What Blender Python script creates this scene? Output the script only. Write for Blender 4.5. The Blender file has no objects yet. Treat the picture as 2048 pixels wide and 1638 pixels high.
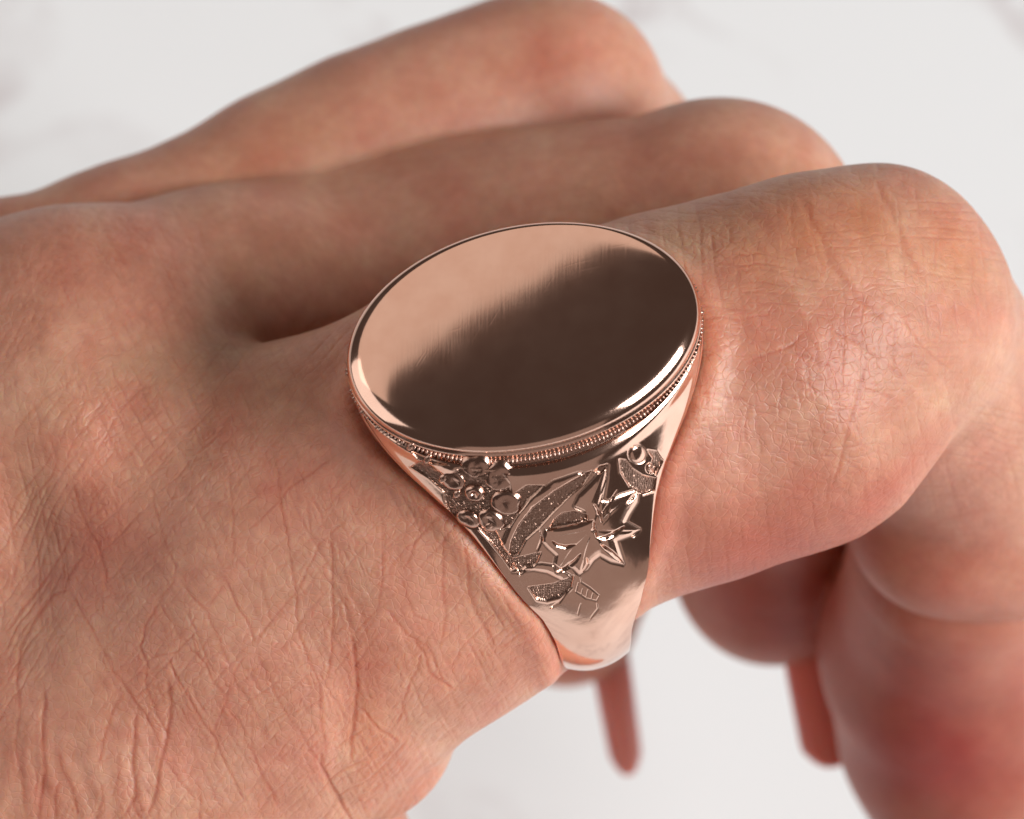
import bpy, bmesh, math
import numpy as np
from mathutils import Matrix, Vector

# ------------------------------------------------------------------ frame of reference
# Everything is real size (metres).  A working frame in millimetres, whose x runs along the fingers,
# y up the back of the hand and z towards the photographer, is turned into the world by MW.
MM = 0.001
PITCH = math.radians(60)
RX = np.array([1, 0, 0.])
UX = np.array([0, math.sin(PITCH), math.cos(PITCH)])
NX = np.array([0, -math.cos(PITCH), math.sin(PITCH)])
BAS = np.stack([RX, UX, NX])
ORG = np.array([0, 0, 0.105])            # the ring hand hovers 105 mm above the marble
D = 180.0
S0 = 50 / 2048


def W(P):
    return np.asarray(P, float) @ BAS * MM + ORG


def pt(px, py, d):
    sc = S0 * (D - d) / D
    return np.array([(px - 1024) * sc, (819 - py) * sc, d])


def proj(P):
    sc = S0 * (D - P[:, 2]) / D
    return np.stack([1024 + P[:, 0] / sc, 819 - P[:, 1] / sc], 1)


scene = bpy.context.scene
# ------------------------------------------------------------------ camera
cam = bpy.data.cameras.new('camera')
cam.sensor_width = 36
cam.lens = 36 * D / 50
cam.clip_start = 0.005
cam.clip_end = 20
cam.dof.use_dof = True
cam.dof.focus_distance = (D - 8.5) * MM
cam.dof.aperture_fstop = cam.lens / 2.3
camo = bpy.data.objects.new('camera', cam)
scene.collection.objects.link(camo)
camo.matrix_world = Matrix(((RX[0], UX[0], NX[0], W([0, 0, D])[0]), (RX[1], UX[1], NX[1], W([0, 0, D])[1]),
                            (RX[2], UX[2], NX[2], W([0, 0, D])[2]), (0, 0, 0, 1)))
scene.camera = camo

# ------------------------------------------------------------------ world and lamps
world = bpy.data.worlds.new('World')
scene.world = world
world.use_nodes = True
bg = world.node_tree.nodes['Background']
bg.inputs['Color'].default_value = (0.80, 0.63, 0.56, 1)
bg.inputs['Strength'].default_value = 0.08


def lamp(name, direction, dist, sx, sy, power, col, target=(0, 0, 0), xaxis=None):
    l = bpy.data.lights.new(name, 'AREA')
    l.shape = 'RECTANGLE'
    l.size, l.size_y = sx, sy
    l.energy = power
    l.color = col
    o = bpy.data.objects.new(name, l)
    scene.collection.objects.link(o)
    d = np.array(direction, float)
    d /= np.linalg.norm(d)
    dw = Vector(d @ BAS)
    o.location = Vector(W(target)) + dw * dist
    if xaxis is None:
        o.rotation_euler = dw.to_track_quat('Z', 'Y').to_euler()
    else:
        xa_ = Vector(np.asarray(xaxis) @ BAS); xa_ -= dw * xa_.dot(dw); xa_.normalize()
        ya_ = dw.cross(xa_)
        o.rotation_euler = Matrix((xa_, ya_, dw)).transposed().to_euler()
    return o


lamp('window_light', (0.72, -0.04, 0.66), 1.2, 0.80, 0.56, 21.5, (0.975, 0.99, 1.0))
# a broad pale wall of the room, up and to the left behind the hand
c0 = np.array([-0.15, 0.88, 0.47]); c0 /= np.linalg.norm(c0)
ed = np.array([0.25, 0.13, -0.19]); ed -= c0 * (ed @ c0); ed /= np.linalg.norm(ed)
dn = np.cross(c0, ed); dn *= -np.sign(dn[2])
cc = c0 * math.cos(math.radians(17)) + dn * math.sin(math.radians(17)) - ed * 0.05
lamp('room_light', cc, 1.5, 2.5, 0.85, 4.2, (1.0, 0.86, 0.76), xaxis=ed)
lamp('low_fill_light', (0.12, -0.88, 0.34), 1.3, 1.3, 1.2, 1.2, (1.0, 0.86, 0.80))  # added lamp, gives the ring shoulder a mid tone to reflect
lamp('side_fill_light', (-0.93, 0.12, 0.36), 1.3, 1.3, 1.0, 4.2, (1.0, 0.98, 0.96))  # added soft fill from the left to lift the skin
scene.view_settings.view_transform = 'Standard'
scene.view_settings.look = 'None'
scene.view_settings.exposure = 0.0
scene.view_settings.gamma = 1.0

# ------------------------------------------------------------------ helpers


def smooth(a, b, x):
    t = np.clip((x - a) / (b - a), 0, 1)
    return t * t * (3 - 2 * t)


def hash2(i, j, k=0):
    h = (i * 374761393 + j * 668265263 + k * 2147483647 + 1013904223) & 0xffffffff
    h = ((h ^ (h >> 13)) * 1274126177) & 0xffffffff
    h = (h ^ (h >> 16)) & 0xffffffff
    return h.astype(np.float64) / 4294967295.0


def vnoise(x, y, k=0):
    i = np.floor(x).astype(np.int64); j = np.floor(y).astype(np.int64)
    u = x - i; v = y - j
    u = u * u * (3 - 2 * u); v = v * v * (3 - 2 * v)
    a = hash2(i, j, k); b = hash2(i + 1, j, k); c = hash2(i, j + 1, k); d = hash2(i + 1, j + 1, k)
    return (a * (1 - u) + b * u) * (1 - v) + (c * (1 - u) + d * u) * v


def voro(x, y, k=0):
    """distance between the two nearest feature points: 0 on the cell borders; and the cell's own value"""
    i = np.floor(x).astype(np.int64); j = np.floor(y).astype(np.int64)
    f1 = np.full(x.shape, 9.); f2 = np.full(x.shape, 9.); cv = np.zeros(x.shape)
    for di in (-1, 0, 1):
        for dj in (-1, 0, 1):
            a = i + di; b = j + dj
            d = np.hypot(a + 0.1 + 0.8 * hash2(a, b, k) - x, b + 0.1 + 0.8 * hash2(a, b, k + 7) - y)
            n = d < f1
            f2 = np.where(n, f1, np.minimum(f2, d))
            cv = np.where(n, hash2(a, b, k + 3), cv)
            f1 = np.where(n, d, f1)
    return f2 - f1, cv


def polydist(P, pl, w):
    """distance of the points to a polyline (px), inf when far; also the arc parameter 0..1"""
    pl = np.array(pl, float)
    out = np.full(len(P), 1e9); arc = np.zeros(len(P))
    lo = pl.min(0) - w; hi = pl.max(0) + w
    m = np.nonzero((P[:, 0] > lo[0]) & (P[:, 0] < hi[0]) & (P[:, 1] > lo[1]) & (P[:, 1] < hi[1]))[0]
    if not len(m):
        return m, None, None
    Q = P[m]
    seg = np.hypot(*(pl[1:] - pl[:-1]).T); tot = seg.sum(); acc = 0
    dd = np.full(len(m), 1e9); aa = np.zeros(len(m))
    for a, b, L in zip(pl[:-1], pl[1:], seg):
        ab = b - a
        t = np.clip(((Q - a) @ ab) / max(L * L, 1e-9), 0, 1)
        d = np.hypot(*(Q - a - t[:, None] * ab).T)
        n = d < dd
        dd = np.where(n, d, dd); aa = np.where(n, (acc + t * L) / tot, aa)
        acc += L
    return m, dd, aa


def polysdf(P, pg):
    """signed distance to a polygon, negative inside"""
    pg = np.array(pg, float)
    d = np.full(len(P), 1e9); ins = np.zeros(len(P), bool)
    n = len(pg)
    for k in range(n):
        a = pg[k]; b = pg[(k + 1) % n]; ab = b - a
        t = np.clip(((P - a) @ ab) / (ab @ ab), 0, 1)
        d = np.minimum(d, np.hypot(*(P - a - t[:, None] * ab).T))
        c = ((a[1] > P[:, 1]) != (b[1] > P[:, 1]))
        xx = (b[0] - a[0]) * (P[:, 1] - a[1]) / ((b[1] - a[1]) if b[1] != a[1] else 1e-9) + a[0]
        ins ^= c & (P[:, 0] < xx)
    return np.where(ins, -d, d)


def link_mesh(name, V, F, mat, parent=None, origin=(0, 0, 0), sm=True):
    """V in the working frame (mm)"""
    me = bpy.data.meshes.new(name)
    base = W(origin)
    me.from_pydata((W(V) - base).tolist() if not isinstance(V, bpy.types.Mesh) else [], [], F)
    me.update()
    if sm:
        me.polygons.foreach_set('use_smooth', np.ones(len(me.polygons), bool))
    me.materials.append(mat)
    o = bpy.data.objects.new(name, me)
    scene.collection.objects.link(o)
    if parent is not None:
        o.parent = parent
        o.location = Vector(base) - parent.location
    else:
        o.location = base
    return o


def newmat(name):
    m = bpy.data.materials.new(name)
    m.use_nodes = True
    nt = m.node_tree
    return m, nt, nt.nodes['Principled BSDF'], nt.nodes.new, nt.links.new


# ------------------------------------------------------------------ materials
def skin_material():
    m, nt, b, N, L = newmat('skin')
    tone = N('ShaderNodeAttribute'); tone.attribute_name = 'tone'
    tc = N('ShaderNodeTexCoord')
    mott = N('ShaderNodeTexNoise'); mott.inputs['Scale'].default_value = 260; mott.inputs['Detail'].default_value = 5
    L(tc.outputs['Object'], mott.inputs['Vector'])
    r1 = N('ShaderNodeValToRGB')
    r1.color_ramp.elements[0].position = 0.33; r1.color_ramp.elements[0].color = (0.80, 0.70, 0.66, 1)
    r1.color_ramp.elements[1].position = 0.68; r1.color_ramp.elements[1].color = (1.05, 1.06, 1.08, 1)
    L(mott.outputs['Fac'], r1.inputs['Fac'])
    mul = N('ShaderNodeMix'); mul.data_type = 'RGBA'; mul.blend_type = 'MULTIPLY'; mul.inputs[0].default_value = 0.55
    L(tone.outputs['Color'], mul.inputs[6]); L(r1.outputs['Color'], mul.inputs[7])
    cap = N('ShaderNodeTexNoise'); cap.inputs['Scale'].default_value = 1500; cap.inputs['Detail'].default_value = 3
    L(tc.outputs['Object'], cap.inputs['Vector'])
    r2 = N('ShaderNodeValToRGB')
    r2.color_ramp.elements[0].position = 0.35; r2.color_ramp.elements[0].color = (0.88, 0.80, 0.78, 1)
    r2.color_ramp.elements[1].position = 0.65; r2.color_ramp.elements[1].color = (1.03, 1.06, 1.06, 1)
    L(cap.outputs['Fac'], r2.inputs['Fac'])
    mul2 = N('ShaderNodeMix'); mul2.data_type = 'RGBA'; mul2.blend_type = 'MULTIPLY'; mul2.inputs[0].default_value = 0.5
    L(mul.outputs[2], mul2.inputs[6]); L(r2.outputs['Color'], mul2.inputs[7])
    L(mul2.outputs[2], b.inputs['Base Color'])
    # fine relief: pores and the tiny lattice of lines
    vo = N('ShaderNodeTexVoronoi'); vo.feature = 'DISTANCE_TO_EDGE'; vo.inputs['Scale'].default_value = 2300
    wn = N('ShaderNodeTexNoise'); wn.inputs['Scale'].default_value = 900; wn.inputs['Detail'].default_value = 2
    L(tc.outputs['Object'], wn.inputs['Vector'])
    vm = N('ShaderNodeVectorMath'); vm.operation = 'MULTIPLY_ADD'; vm.inputs[1].default_value = (0.0006,) * 3
    L(wn.outputs['Color'], vm.inputs[0]); L(tc.outputs['Object'], vm.inputs[2]); L(vm.outputs[0], vo.inputs['Vector'])
    mr = N('ShaderNodeMapRange'); mr.inputs['From Max'].default_value = 0.12; mr.interpolation_type = 'SMOOTHSTEP'
    L(vo.outputs['Distance'], mr.inputs['Value'])
    pn = N('ShaderNodeTexNoise'); pn.inputs['Scale'].default_value = 4200; pn.inputs['Detail'].default_value = 3
    L(tc.outputs['Object'], pn.inputs['Vector'])
    ad = N('ShaderNodeMath'); ad.operation = 'MULTIPLY_ADD'; ad.inputs[1].default_value = 0.5
    L(mr.outputs[0], ad.inputs[0]); L(pn.outputs['Fac'], ad.inputs[2])
    bp = N('ShaderNodeBump'); bp.inputs['Strength'].default_value = 0.55; bp.inputs['Distance'].default_value = 0.00004
    L(ad.outputs[0], bp.inputs['Height']); L(bp.outputs[0], b.inputs['Normal'])
    b.inputs['Roughness'].default_value = 0.44
    b.inputs['Specular IOR Level'].default_value = 0.38
    b.inputs['Subsurface Weight'].default_value = 1.0
    b.inputs['Subsurface Radius'].default_value = (1.0, 0.32, 0.16)
    b.inputs['Subsurface Scale'].default_value = 0.0013
    return m


def gold_material(name, col, rough, brushed=0.0, scratch=False, dark=0.0):
    m, nt, b, N, L = newmat(name)
    b.inputs['Metallic'].default_value = 1
    tc = N('ShaderNodeTexCoord')
    n = N('ShaderNodeTexNoise'); n.inputs['Scale'].default_value = 700; n.inputs['Detail'].default_value = 4
    L(tc.outputs['Object'], n.inputs['Vector'])
    r = N('ShaderNodeValToRGB')
    r.color_ramp.elements[0].position = 0.3; r.color_ramp.elements[0].color = (col[0] * .93, col[1] * .88, col[2] * .86, 1)
    r.color_ramp.elements[1].position = 0.7; r.color_ramp.elements[1].color = (*col, 1)
    L(n.outputs['Fac'], r.inputs['Fac'])
    last = r.outputs['Color']
    if dark:
        at = N('ShaderNodeAttribute'); at.attribute_name = 'grime'
        mx = N('ShaderNodeMix'); mx.data_type = 'RGBA'
        mx.inputs[7].default_value = (0.16, 0.085, 0.06, 1)
        mf = N('ShaderNodeMath'); mf.operation = 'MULTIPLY'; mf.inputs[1].default_value = dark
        L(at.outputs['Fac'], mf.inputs[0]); L(mf.outputs[0], mx.inputs[0]); L(last, mx.inputs[6])
        last = mx.outputs[2]
        ra = N('ShaderNodeMath'); ra.operation = 'MULTIPLY_ADD'; ra.inputs[1].default_value = 0.25; ra.inputs[2].default_value = rough
        L(at.outputs['Fac'], ra.inputs[0]); L(ra.outputs[0], b.inputs['Roughness'])
    else:
        # polishing haze: roughness varies in faint patches
        rr = N('ShaderNodeMapRange'); rr.inputs['To Min'].default_value = rough * 0.8; rr.inputs['To Max'].default_value = rough * 1.3
        L(n.outputs['Fac'], rr.inputs['Value']); L(rr.outputs[0], b.inputs['Roughness'])
    L(last, b.inputs['Base Color'])
    if brushed:
        mp = N('ShaderNodeMapping'); mp.inputs['Rotation'].default_value = (0, 0, 0.1); mp.inputs['Scale'].default_value = (9000, 500, 500)
        L(tc.outputs['Object'], mp.inputs['Vector'])
        bn = N('ShaderNodeTexNoise'); bn.inputs['Scale'].default_value = 1; bn.inputs['Detail'].default_value = 3
        L(mp.outputs[0], bn.inputs['Vector'])
        wn = N('ShaderNodeTexNoise'); wn.inputs['Scale'].default_value = 380; wn.inputs['Detail'].default_value = 1
        L(tc.outputs['Object'], wn.inputs['Vector'])
        b1 = N('ShaderNodeBump'); b1.inputs['Strength'].default_value = brushed; b1.inputs['Distance'].default_value = 0.00001
        L(bn.outputs['Fac'], b1.inputs['Height'])
        b2 = N('ShaderNodeBump'); b2.inputs['Strength'].default_value = 0.35; b2.inputs['Distance'].default_value = 0.00003
        L(wn.outputs['Fac'], b2.inputs['Height']); L(b1.outputs[0], b2.inputs['Normal'])
        nrm = b2.outputs[0]
        if scratch:   # hairline scratches from wear, in three directions
            for rot, sc_, off in ((0.5, 7000, 0), (1.35, 9000, 3), (-0.6, 8000, 7)):
                m1 = N('ShaderNodeMapping'); m1.inputs['Scale'].default_value = (sc_, 420, 420)
                m0 = N('ShaderNodeMapping'); m0.inputs['Rotation'].default_value = (0, 0, rot); L(tc.outputs['Object'], m0.inputs['Vector'])
                m1.inputs['Location'].default_value = (off, off, 0)
                L(m0.outputs[0], m1.inputs['Vector'])
                s1 = N('ShaderNodeTexNoise'); s1.inputs['Scale'].default_value = 1; s1.inputs['Detail'].default_value = 1
                L(m1.outputs[0], s1.inputs['Vector'])
                t1 = N('ShaderNodeMapRange'); t1.inputs['From Min'].default_value = 0.68; t1.inputs['From Max'].default_value = 0.78
                L(s1.outputs['Fac'], t1.inputs['Value'])
                b3 = N('ShaderNodeBump'); b3.inputs['Strength'].default_value = 0.022; b3.inputs['Distance'].default_value = 0.00001
                b3.invert = True
                L(t1.outputs[0], b3.inputs['Height']); L(nrm, b3.inputs['Normal']); nrm = b3.outputs[0]
        L(nrm, b.inputs['Normal'])
    else:
        sn = N('ShaderNodeTexNoise'); sn.inputs['Scale'].default_value = 1400; sn.inputs['Detail'].default_value = 3
        L(tc.outputs['Object'], sn.inputs['Vector'])
        b1 = N('ShaderNodeBump'); b1.inputs['Strength'].default_value = 0.3; b1.inputs['Distance'].default_value = 0.00002
        L(sn.outputs['Fac'], b1.inputs['Height']); L(b1.outputs[0], b.inputs['Normal'])
    return m


M_SKIN = skin_material()
GOLD = (0.93, 0.61, 0.48)
M_FACE = gold_material('polished_rose_gold', GOLD, 0.10, brushed=0.08, scratch=True)
M_PETAL = gold_material('darkened_rose_gold', (0.66, 0.42, 0.33), 0.2)
M_BAND = gold_material('engraved_rose_gold', GOLD, 0.12, dark=0.85)
M_BEAD = gold_material('bright_rose_gold', GOLD, 0.16)
M_MILL = gold_material('dulled_rose_gold', (0.55, 0.36, 0.29), 0.3)


def marble_material():
    m, nt, b, N, L = newmat('white_marble')
    tc = N('ShaderNodeTexCoord')
    w = N('ShaderNodeTexNoise'); w.inputs['Scale'].default_value = 26; w.inputs['Detail'].default_value = 4
    L(tc.outputs['Object'], w.inputs['Vector'])
    n = N('ShaderNodeTexNoise'); n.inputs['Scale'].default_value = 34; n.inputs['Detail'].default_value = 6
    n.inputs['Distortion'].default_value = 1.6
    L(tc.outputs['Object'], n.inputs['Vector'])
    r = N('ShaderNodeValToRGB')
    e = r.color_ramp.elements
    e[0].position = 0.44; e[0].color = (0.86, 0.865, 0.865, 1)
    e[1].position = 0.56; e[1].color = (0.86, 0.865, 0.865, 1)
    c = e.new(0.5); c.color = (0.66, 0.61, 0.61, 1)
    L(n.outputs['Fac'], r.inputs['Fac'])
    k = N('ShaderNodeMapRange'); k.inputs['From Min'].default_value = 0.43; k.inputs['From Max'].default_value = 0.57
    k.interpolation_type = 'SMOOTHSTEP'
    L(w.outputs['Fac'], k.inputs['Value'])
    mx = N('ShaderNodeMix'); mx.data_type = 'RGBA'; mx.inputs[6].default_value = (0.86, 0.865, 0.865, 1)
    L(k.outputs[0], mx.inputs[0]); L(r.outputs['Color'], mx.inputs[7]); L(mx.outputs[2], b.inputs['Base Color'])
    b.inputs['Roughness'].default_value = 0.45
    return m


# ------------------------------------------------------------------ the surface below
bm = bmesh.new()
bmesh.ops.create_grid(bm, x_segments=8, y_segments=8, size=1.6)
me = bpy.data.meshes.new('marble_surface'); bm.to_mesh(me); bm.free()
me.materials.append(marble_material())
tab = bpy.data.objects.new('marble_surface', me)
scene.collection.objects.link(tab)
tab.location = (0, 1.44, 0)
tab['kind'] = 'structure'
tab['label'] = 'white marble surface with faint grey veins blurred behind the hand'

# ------------------------------------------------------------------ THE HAND (one continuous surface)
# nodes: (x, y, z, r) with x, y, r given in units of S0 at the node's own distance
F1 = [(-1500, 2100, -14, 620), (-700, 1900, -12, 590), (-100, 1640, -9, 520), (300, 1420, -6, 470), (560, 1215, -3, 430),
      (820, 1050, -1, 394), (985, 935, 0, 390), (1120, 870, -1, 366), (1366, 795, 0, 363), (1560, 736, 0, 354)]
F1b = [(1560, 736, 0, 354), (1770, 640, -1, 255)]
F1c = [(1560, 736, 0, 354), (1655, 652, 0, 312), (1755, 562, -1, 236)]
F1d = [(1775, 640, -2, 245), (1900, 860, -15, 215), (1960, 1000, -20, 235)]
F1e = [(1775, 640, -3, 225), (1960, 850, -15, 215)]
F1p = [(1900, 1030, -19, 208), (2060, 1010, -21, 225)]                      # pad of the middle joint
F1f = [(1930, 1110, -27, 235), (1915, 1300, -37, 262), (1955, 1450, -42, 266), (2035, 1640, -48, 266), (2070, 1850, -52, 190)]
F2 = [(-1500, 1400, -26, 520), (-700, 1050, -18, 430), (-300, 880, -12, 390), (150, 762, -8.5, 338), (480, 718, -15, 340),
      (660, 694, -21, 356), (850, 658, -21.5, 362), (1000, 632, -20, 352), (1190, 600, -19, 345), (1380, 545, -18, 322), (1455, 470, -17, 252)]
F2b = [(1455, 470, -17, 250), (1560, 850, -36, 230), (1550, 1060, -44, 205), (1545, 1140, -46, 192)]
F3 = [(-1500, 1150, -34, 400), (-600, 850, -24, 300), (-250, 700, -18, 240), (0, 600, -17, 186), (250, 540, -19, 200),
      (600, 402, -23, 221), (750, 340, -24.5, 229), (900, 283, -26, 228), (1040, 222, -27, 216), (1112, 205, -27, 208)]
F3b = [(1112, 205, -27, 205), (1190, 330, -34, 205), (1220, 700, -48, 190), (1160, 1080, -58, 165), (1130, 1225, -60, 150)]
F4 = [(-1500, 1050, -46, 330), (-300, 700, -34, 200), (300, 620, -36, 150), (800, 470, -40, 160), (960, 460, -46, 160),
      (1020, 760, -56, 150), (1010, 980, -60, 130)]
PALM = [(-1500, 1750, -26, 620), (-600, 1450, -24, 560), (0, 1200, -20, 470), (420, 1060, -18, 400), (620, 1000, -20, 330)]
SHO = [(820, 1050, -1, 394), (620, 1085, -2.5, 400), (500, 1110, -5, 392)]
WEB = [(-500, 1050, -11, 430), (-150, 980, -6.5, 370), (150, 905, -4, 320), (320, 850, -5, 250)]
TH = [(-900, 2300, -26, 520), (-200, 2000, -22, 480), (465, 1745, -12, 345), (700, 2150, -24, 330), (1050, 2350, -40, 290),
      (1350, 2420, -50, 230)]
SK = [(600, 1380, -5, 250), (700, 1440, -4, 215)]                            # skin fold at the edge of the hand


def nodes(ch):
    out = []
    for x, y, z, r in ch:
        s = S0 * (D - z) / D
        out.append((*pt(x, y, z), r * s))
    return np.array(out, np.float32)


CH = {k: nodes(v) for k, v in dict(F1=F1, F1b=F1b, F1c=F1c, F1d=F1d, F1e=F1e, F1p=F1p, F1f=F1f, F2=F2, F2b=F2b, F3=F3,
                                   F3b=F3b, F4=F4, PALM=PALM, WEB=WEB, SHO=SHO, TH=TH, SK=SK).items()}


def chain(X, Y, Z, ch, k=0.8):
    d = None
    for a, b in zip(ch[:-1], ch[1:]):
        ab = b[:3] - a[:3]; L2 = float(ab @ ab)
        t = ((X - a[0]) * ab[0] + (Y - a[1]) * ab[1] + (Z - a[2]) * ab[2]) / L2
        np.clip(t, 0, 1, out=t)
        e = np.sqrt((X - a[0] - t * ab[0]) ** 2 + (Y - a[1] - t * ab[1]) ** 2 + (Z - a[2] - t * ab[2]) ** 2) - (a[3] + t * (b[3] - a[3]))
        d = e if d is None else smin(d, e, k)
    return d


def smin(a, b, k):
    h = np.maximum(k - np.abs(a - b), 0) / k
    return np.minimum(a, b) - h * h * k * 0.25


def sdf(X, Y, Z):
    px = 1024 + X / (S0 * (D - Z) / D)
    f1 = chain(X, Y, Z, CH['F1'], 1.6)
    k = 1.5
    f1 = smin(f1, chain(X, Y, Z, CH['F1b']), 1.2)
    f1 = smin(f1, chain(X, Y, Z, CH['SHO']), 1.8)
    f1 = smin(f1, chain(X, Y, Z, CH['F1c']), 1.2)
    g = smin(chain(X, Y, Z, CH['F1d']), chain(X, Y, Z, CH['F1e']), 2.0)
    g = smin(g, chain(X, Y, Z, CH['F1p']), 0.9)
    g = smin(g, chain(X, Y, Z, CH['F1f'], 2.0), 0.5)
    f1 = smin(f1, g, 0.7)
    f2 = smin(chain(X, Y, Z, CH['F2'], 1.6), chain(X, Y, Z, CH['F2b'], 2.0), 2.0)
    f3 = smin(chain(X, Y, Z, CH['F3'], 1.6), chain(X, Y, Z, CH['F3b'], 2.0), 1.5)
    f4 = chain(X, Y, Z, CH['F4'], 1.6)
    kk = 0.35 + 5.0 * (1 - smooth(80, 440, px))
    kk2 = 0.35 + 1.8 * (1 - smooth(-200, 300, px))
    d = smin(f1, f2, kk)
    d = smin(d, smin(f3, f4, kk2), kk2)
    d = smin(d, chain(X, Y, Z, CH['WEB'], 2.0), 0.5 + 4.0 * (1 - smooth(300, 600, px)))
    d = smin(d, chain(X, Y, Z, CH['PALM'], 3.0), kk + 0.4)
    t = smin(chain(X, Y, Z, CH['TH'], 2.0), chain(X, Y, Z, CH['SK'], 1.0), 0.4)
    d = smin(d, t, 0.3)
    return d


def surface_nets(lo, hi, h):
    nx, ny, nz = [int(math.ceil((hi[i] - lo[i]) / h)) + 1 for i in range(3)]
    xs = (lo[0] + h * np.arange(nx)).astype(np.float32)
    ys = (lo[1] + h * np.arange(ny)).astype(np.float32)
    zs = (lo[2] + h * np.arange(nz)).astype(np.float32)
    F = np.empty((nx, ny, nz), np.float32)
    for i in range(0, nx, 16):
        X, Y, Z = np.meshgrid(xs[i:i + 16], ys, zs, indexing='ij')
        F[i:i + 16] = sdf(X, Y, Z)
    F[0] = F[-1] = 1; F[:, 0] = F[:, -1] = 1; F[:, :, 0] = F[:, :, -1] = 1
    ins = F < 0
    c = ins[:-1, :-1, :-1].astype(np.int8)
    for a, b_, c_ in ((1, 0, 0), (0, 1, 0), (0, 0, 1), (1, 1, 0), (1, 0, 1), (0, 1, 1), (1, 1, 1)):
        c = c + ins[a:nx - 1 + a, b_:ny - 1 + b_, c_:nz - 1 + c_]
    act = (c > 0) & (c < 8)
    idx = np.full(act.shape, -1, np.int64)
    I = np.argwhere(act)
    idx[act] = np.arange(len(I))
    acc = np.zeros((len(I), 3)); cnt = np.zeros(len(I))
    off = [(0, 0, 0), (1, 0, 0), (0, 1, 0), (0, 0, 1), (1, 1, 0), (1, 0, 1), (0, 1, 1), (1, 1, 1)]
    for p in off:
        for q in off:
            if sum(q) - sum(p) == 1 and all(q[i] >= p[i] for i in range(3)):
                fp = F[I[:, 0] + p[0], I[:, 1] + p[1], I[:, 2] + p[2]]
                fq = F[I[:, 0] + q[0], I[:, 1] + q[1], I[:, 2] + q[2]]
                m = (fp < 0) != (fq < 0)
                t = np.where(m, fp / np.where(m, fp - fq, 1), 0)
                pos = I + np.array(p) + t[:, None] * (np.array(q) - np.array(p))
                acc += np.where(m[:, None], pos, 0); cnt += m
    V = acc / cnt[:, None] * h + np.array(lo)
    quads = []
    for ax in range(3):
        o1, o2 = [(1, 2), (2, 0), (0, 1)][ax]
        s0 = [slice(None)] * 3; s1 = [slice(None)] * 3
        s0[ax] = slice(0, -1); s1[ax] = slice(1, None)
        a = ins[tuple(s0)]; b_ = ins[tuple(s1)]
        E_ = np.argwhere(a != b_)
        E_ = E_[(E_[:, o1] > 0) & (E_[:, o2] > 0) & (E_[:, o1] < F.shape[o1] - 1) & (E_[:, o2] < F.shape[o2] - 1)]
        sg = a[E_[:, 0], E_[:, 1], E_[:, 2]]
        e1 = np.zeros(3, int); e1[o1] = 1
        e2 = np.zeros(3, int); e2[o2] = 1
        q = [idx[tuple((E_ - u).T)] for u in (e1 + e2, e2, 0 * e1, e1)]
        Q = np.stack(q, 1)
        Q[~sg] = Q[~sg][:, ::-1]
        quads.append(Q)
    Q = np.concatenate(quads)
    return V, Q[(Q >= 0).all(1)]


def grad(V, e=0.03):
    V = V.astype(np.float64)
    x, y, z = V.T
    g = np.stack([sdf(x + e, y, z) - sdf(x - e, y, z), sdf(x, y + e, z) - sdf(x, y - e, z), sdf(x, y, z + e) - sdf(x, y, z - e)], 1)
    return g / (np.linalg.norm(g, axis=1, keepdims=True) + 1e-9)


def project(V, it=2, clampd=0.5):
    for _ in range(it):
        g = grad(V)
        d = sdf(*V.astype(np.float64).T)
        V = V - g * np.clip(d, -clampd, clampd)[:, None]
    return V


LO, HI = (-66, -47, -78), (40, 29, 15)
V, Q = surface_nets(LO, HI, 0.5)
box = ((V[:, 0] > LO[0] + 1) & (V[:, 1] > LO[1] + 1) & (V[:, 1] < HI[1] - 1))
V[box] = project(V[box], 2)
# finer faces where the photograph is in focus
cen = V[Q].mean(1)
pc = proj(cen)
g = grad(cen)
vd = np.array([0, 0, D]) - cen; vd /= np.linalg.norm(vd, axis=1, keepdims=True)
face = (g * vd).sum(1)
vis = (pc[:, 0] > -60) & (pc[:, 0] < 2110) & (pc[:, 1] > -60) & (pc[:, 1] < 1700) & (face > -0.15)
upper = np.interp(pc[:, 0], [0, 300, 450, 700, 1300, 1750, 2100], [760, 720, 690, 620, 400, 300, 300])
fine = vis & (pc[:, 1] > upper) & (cen[:, 2] > -13)
mid = vis & ~fine & (cen[:, 2] > -30)
bm = bmesh.new()
bv = [bm.verts.new(v) for v in V.tolist()]
bf = []
for q_ in Q.tolist():
    try:
        bf.append(bm.faces.new([bv[i] for i in q_]))
    except ValueError:
        bf.append(None)
for mask, cuts in ((fine, 5), (mid, 2)):
    sel = set()
    for f_, k_ in zip(bf, mask.tolist()):
        if k_ and f_ is not None and f_.is_valid:
            sel.update(f_.edges)
    # an edge that has been cut already must not be cut again
    sel = [e_ for e_ in sel if e_.is_valid and (cuts == 5 or all(len(f2.verts) == 4 for f2 in e_.link_faces))]
    bmesh.ops.subdivide_edges(bm, edges=sel, cuts=cuts, use_grid_fill=True)
bmesh.ops.triangulate(bm, faces=[f_ for f_ in bm.faces if len(f_.verts) > 4])
me = bpy.data.meshes.new('hand')
bm.to_mesh(me); bm.free()
n = len(me.vertices)
co = np.empty(n * 3, np.float32); me.vertices.foreach_get('co', co)
V = co.reshape(-1, 3).astype(np.float64)
box = ((V[:, 0] > LO[0] + 1) & (V[:, 1] > LO[1] + 1) & (V[:, 1] < HI[1] - 1))
V[box] = project(V[box], 2)
NRM = grad(V)
PX = proj(V)
near = smooth(-16, -9, V[:, 2]) * smooth(0.0, 0.35, (NRM * np.array([0, 0, 1])).sum(1))

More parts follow.
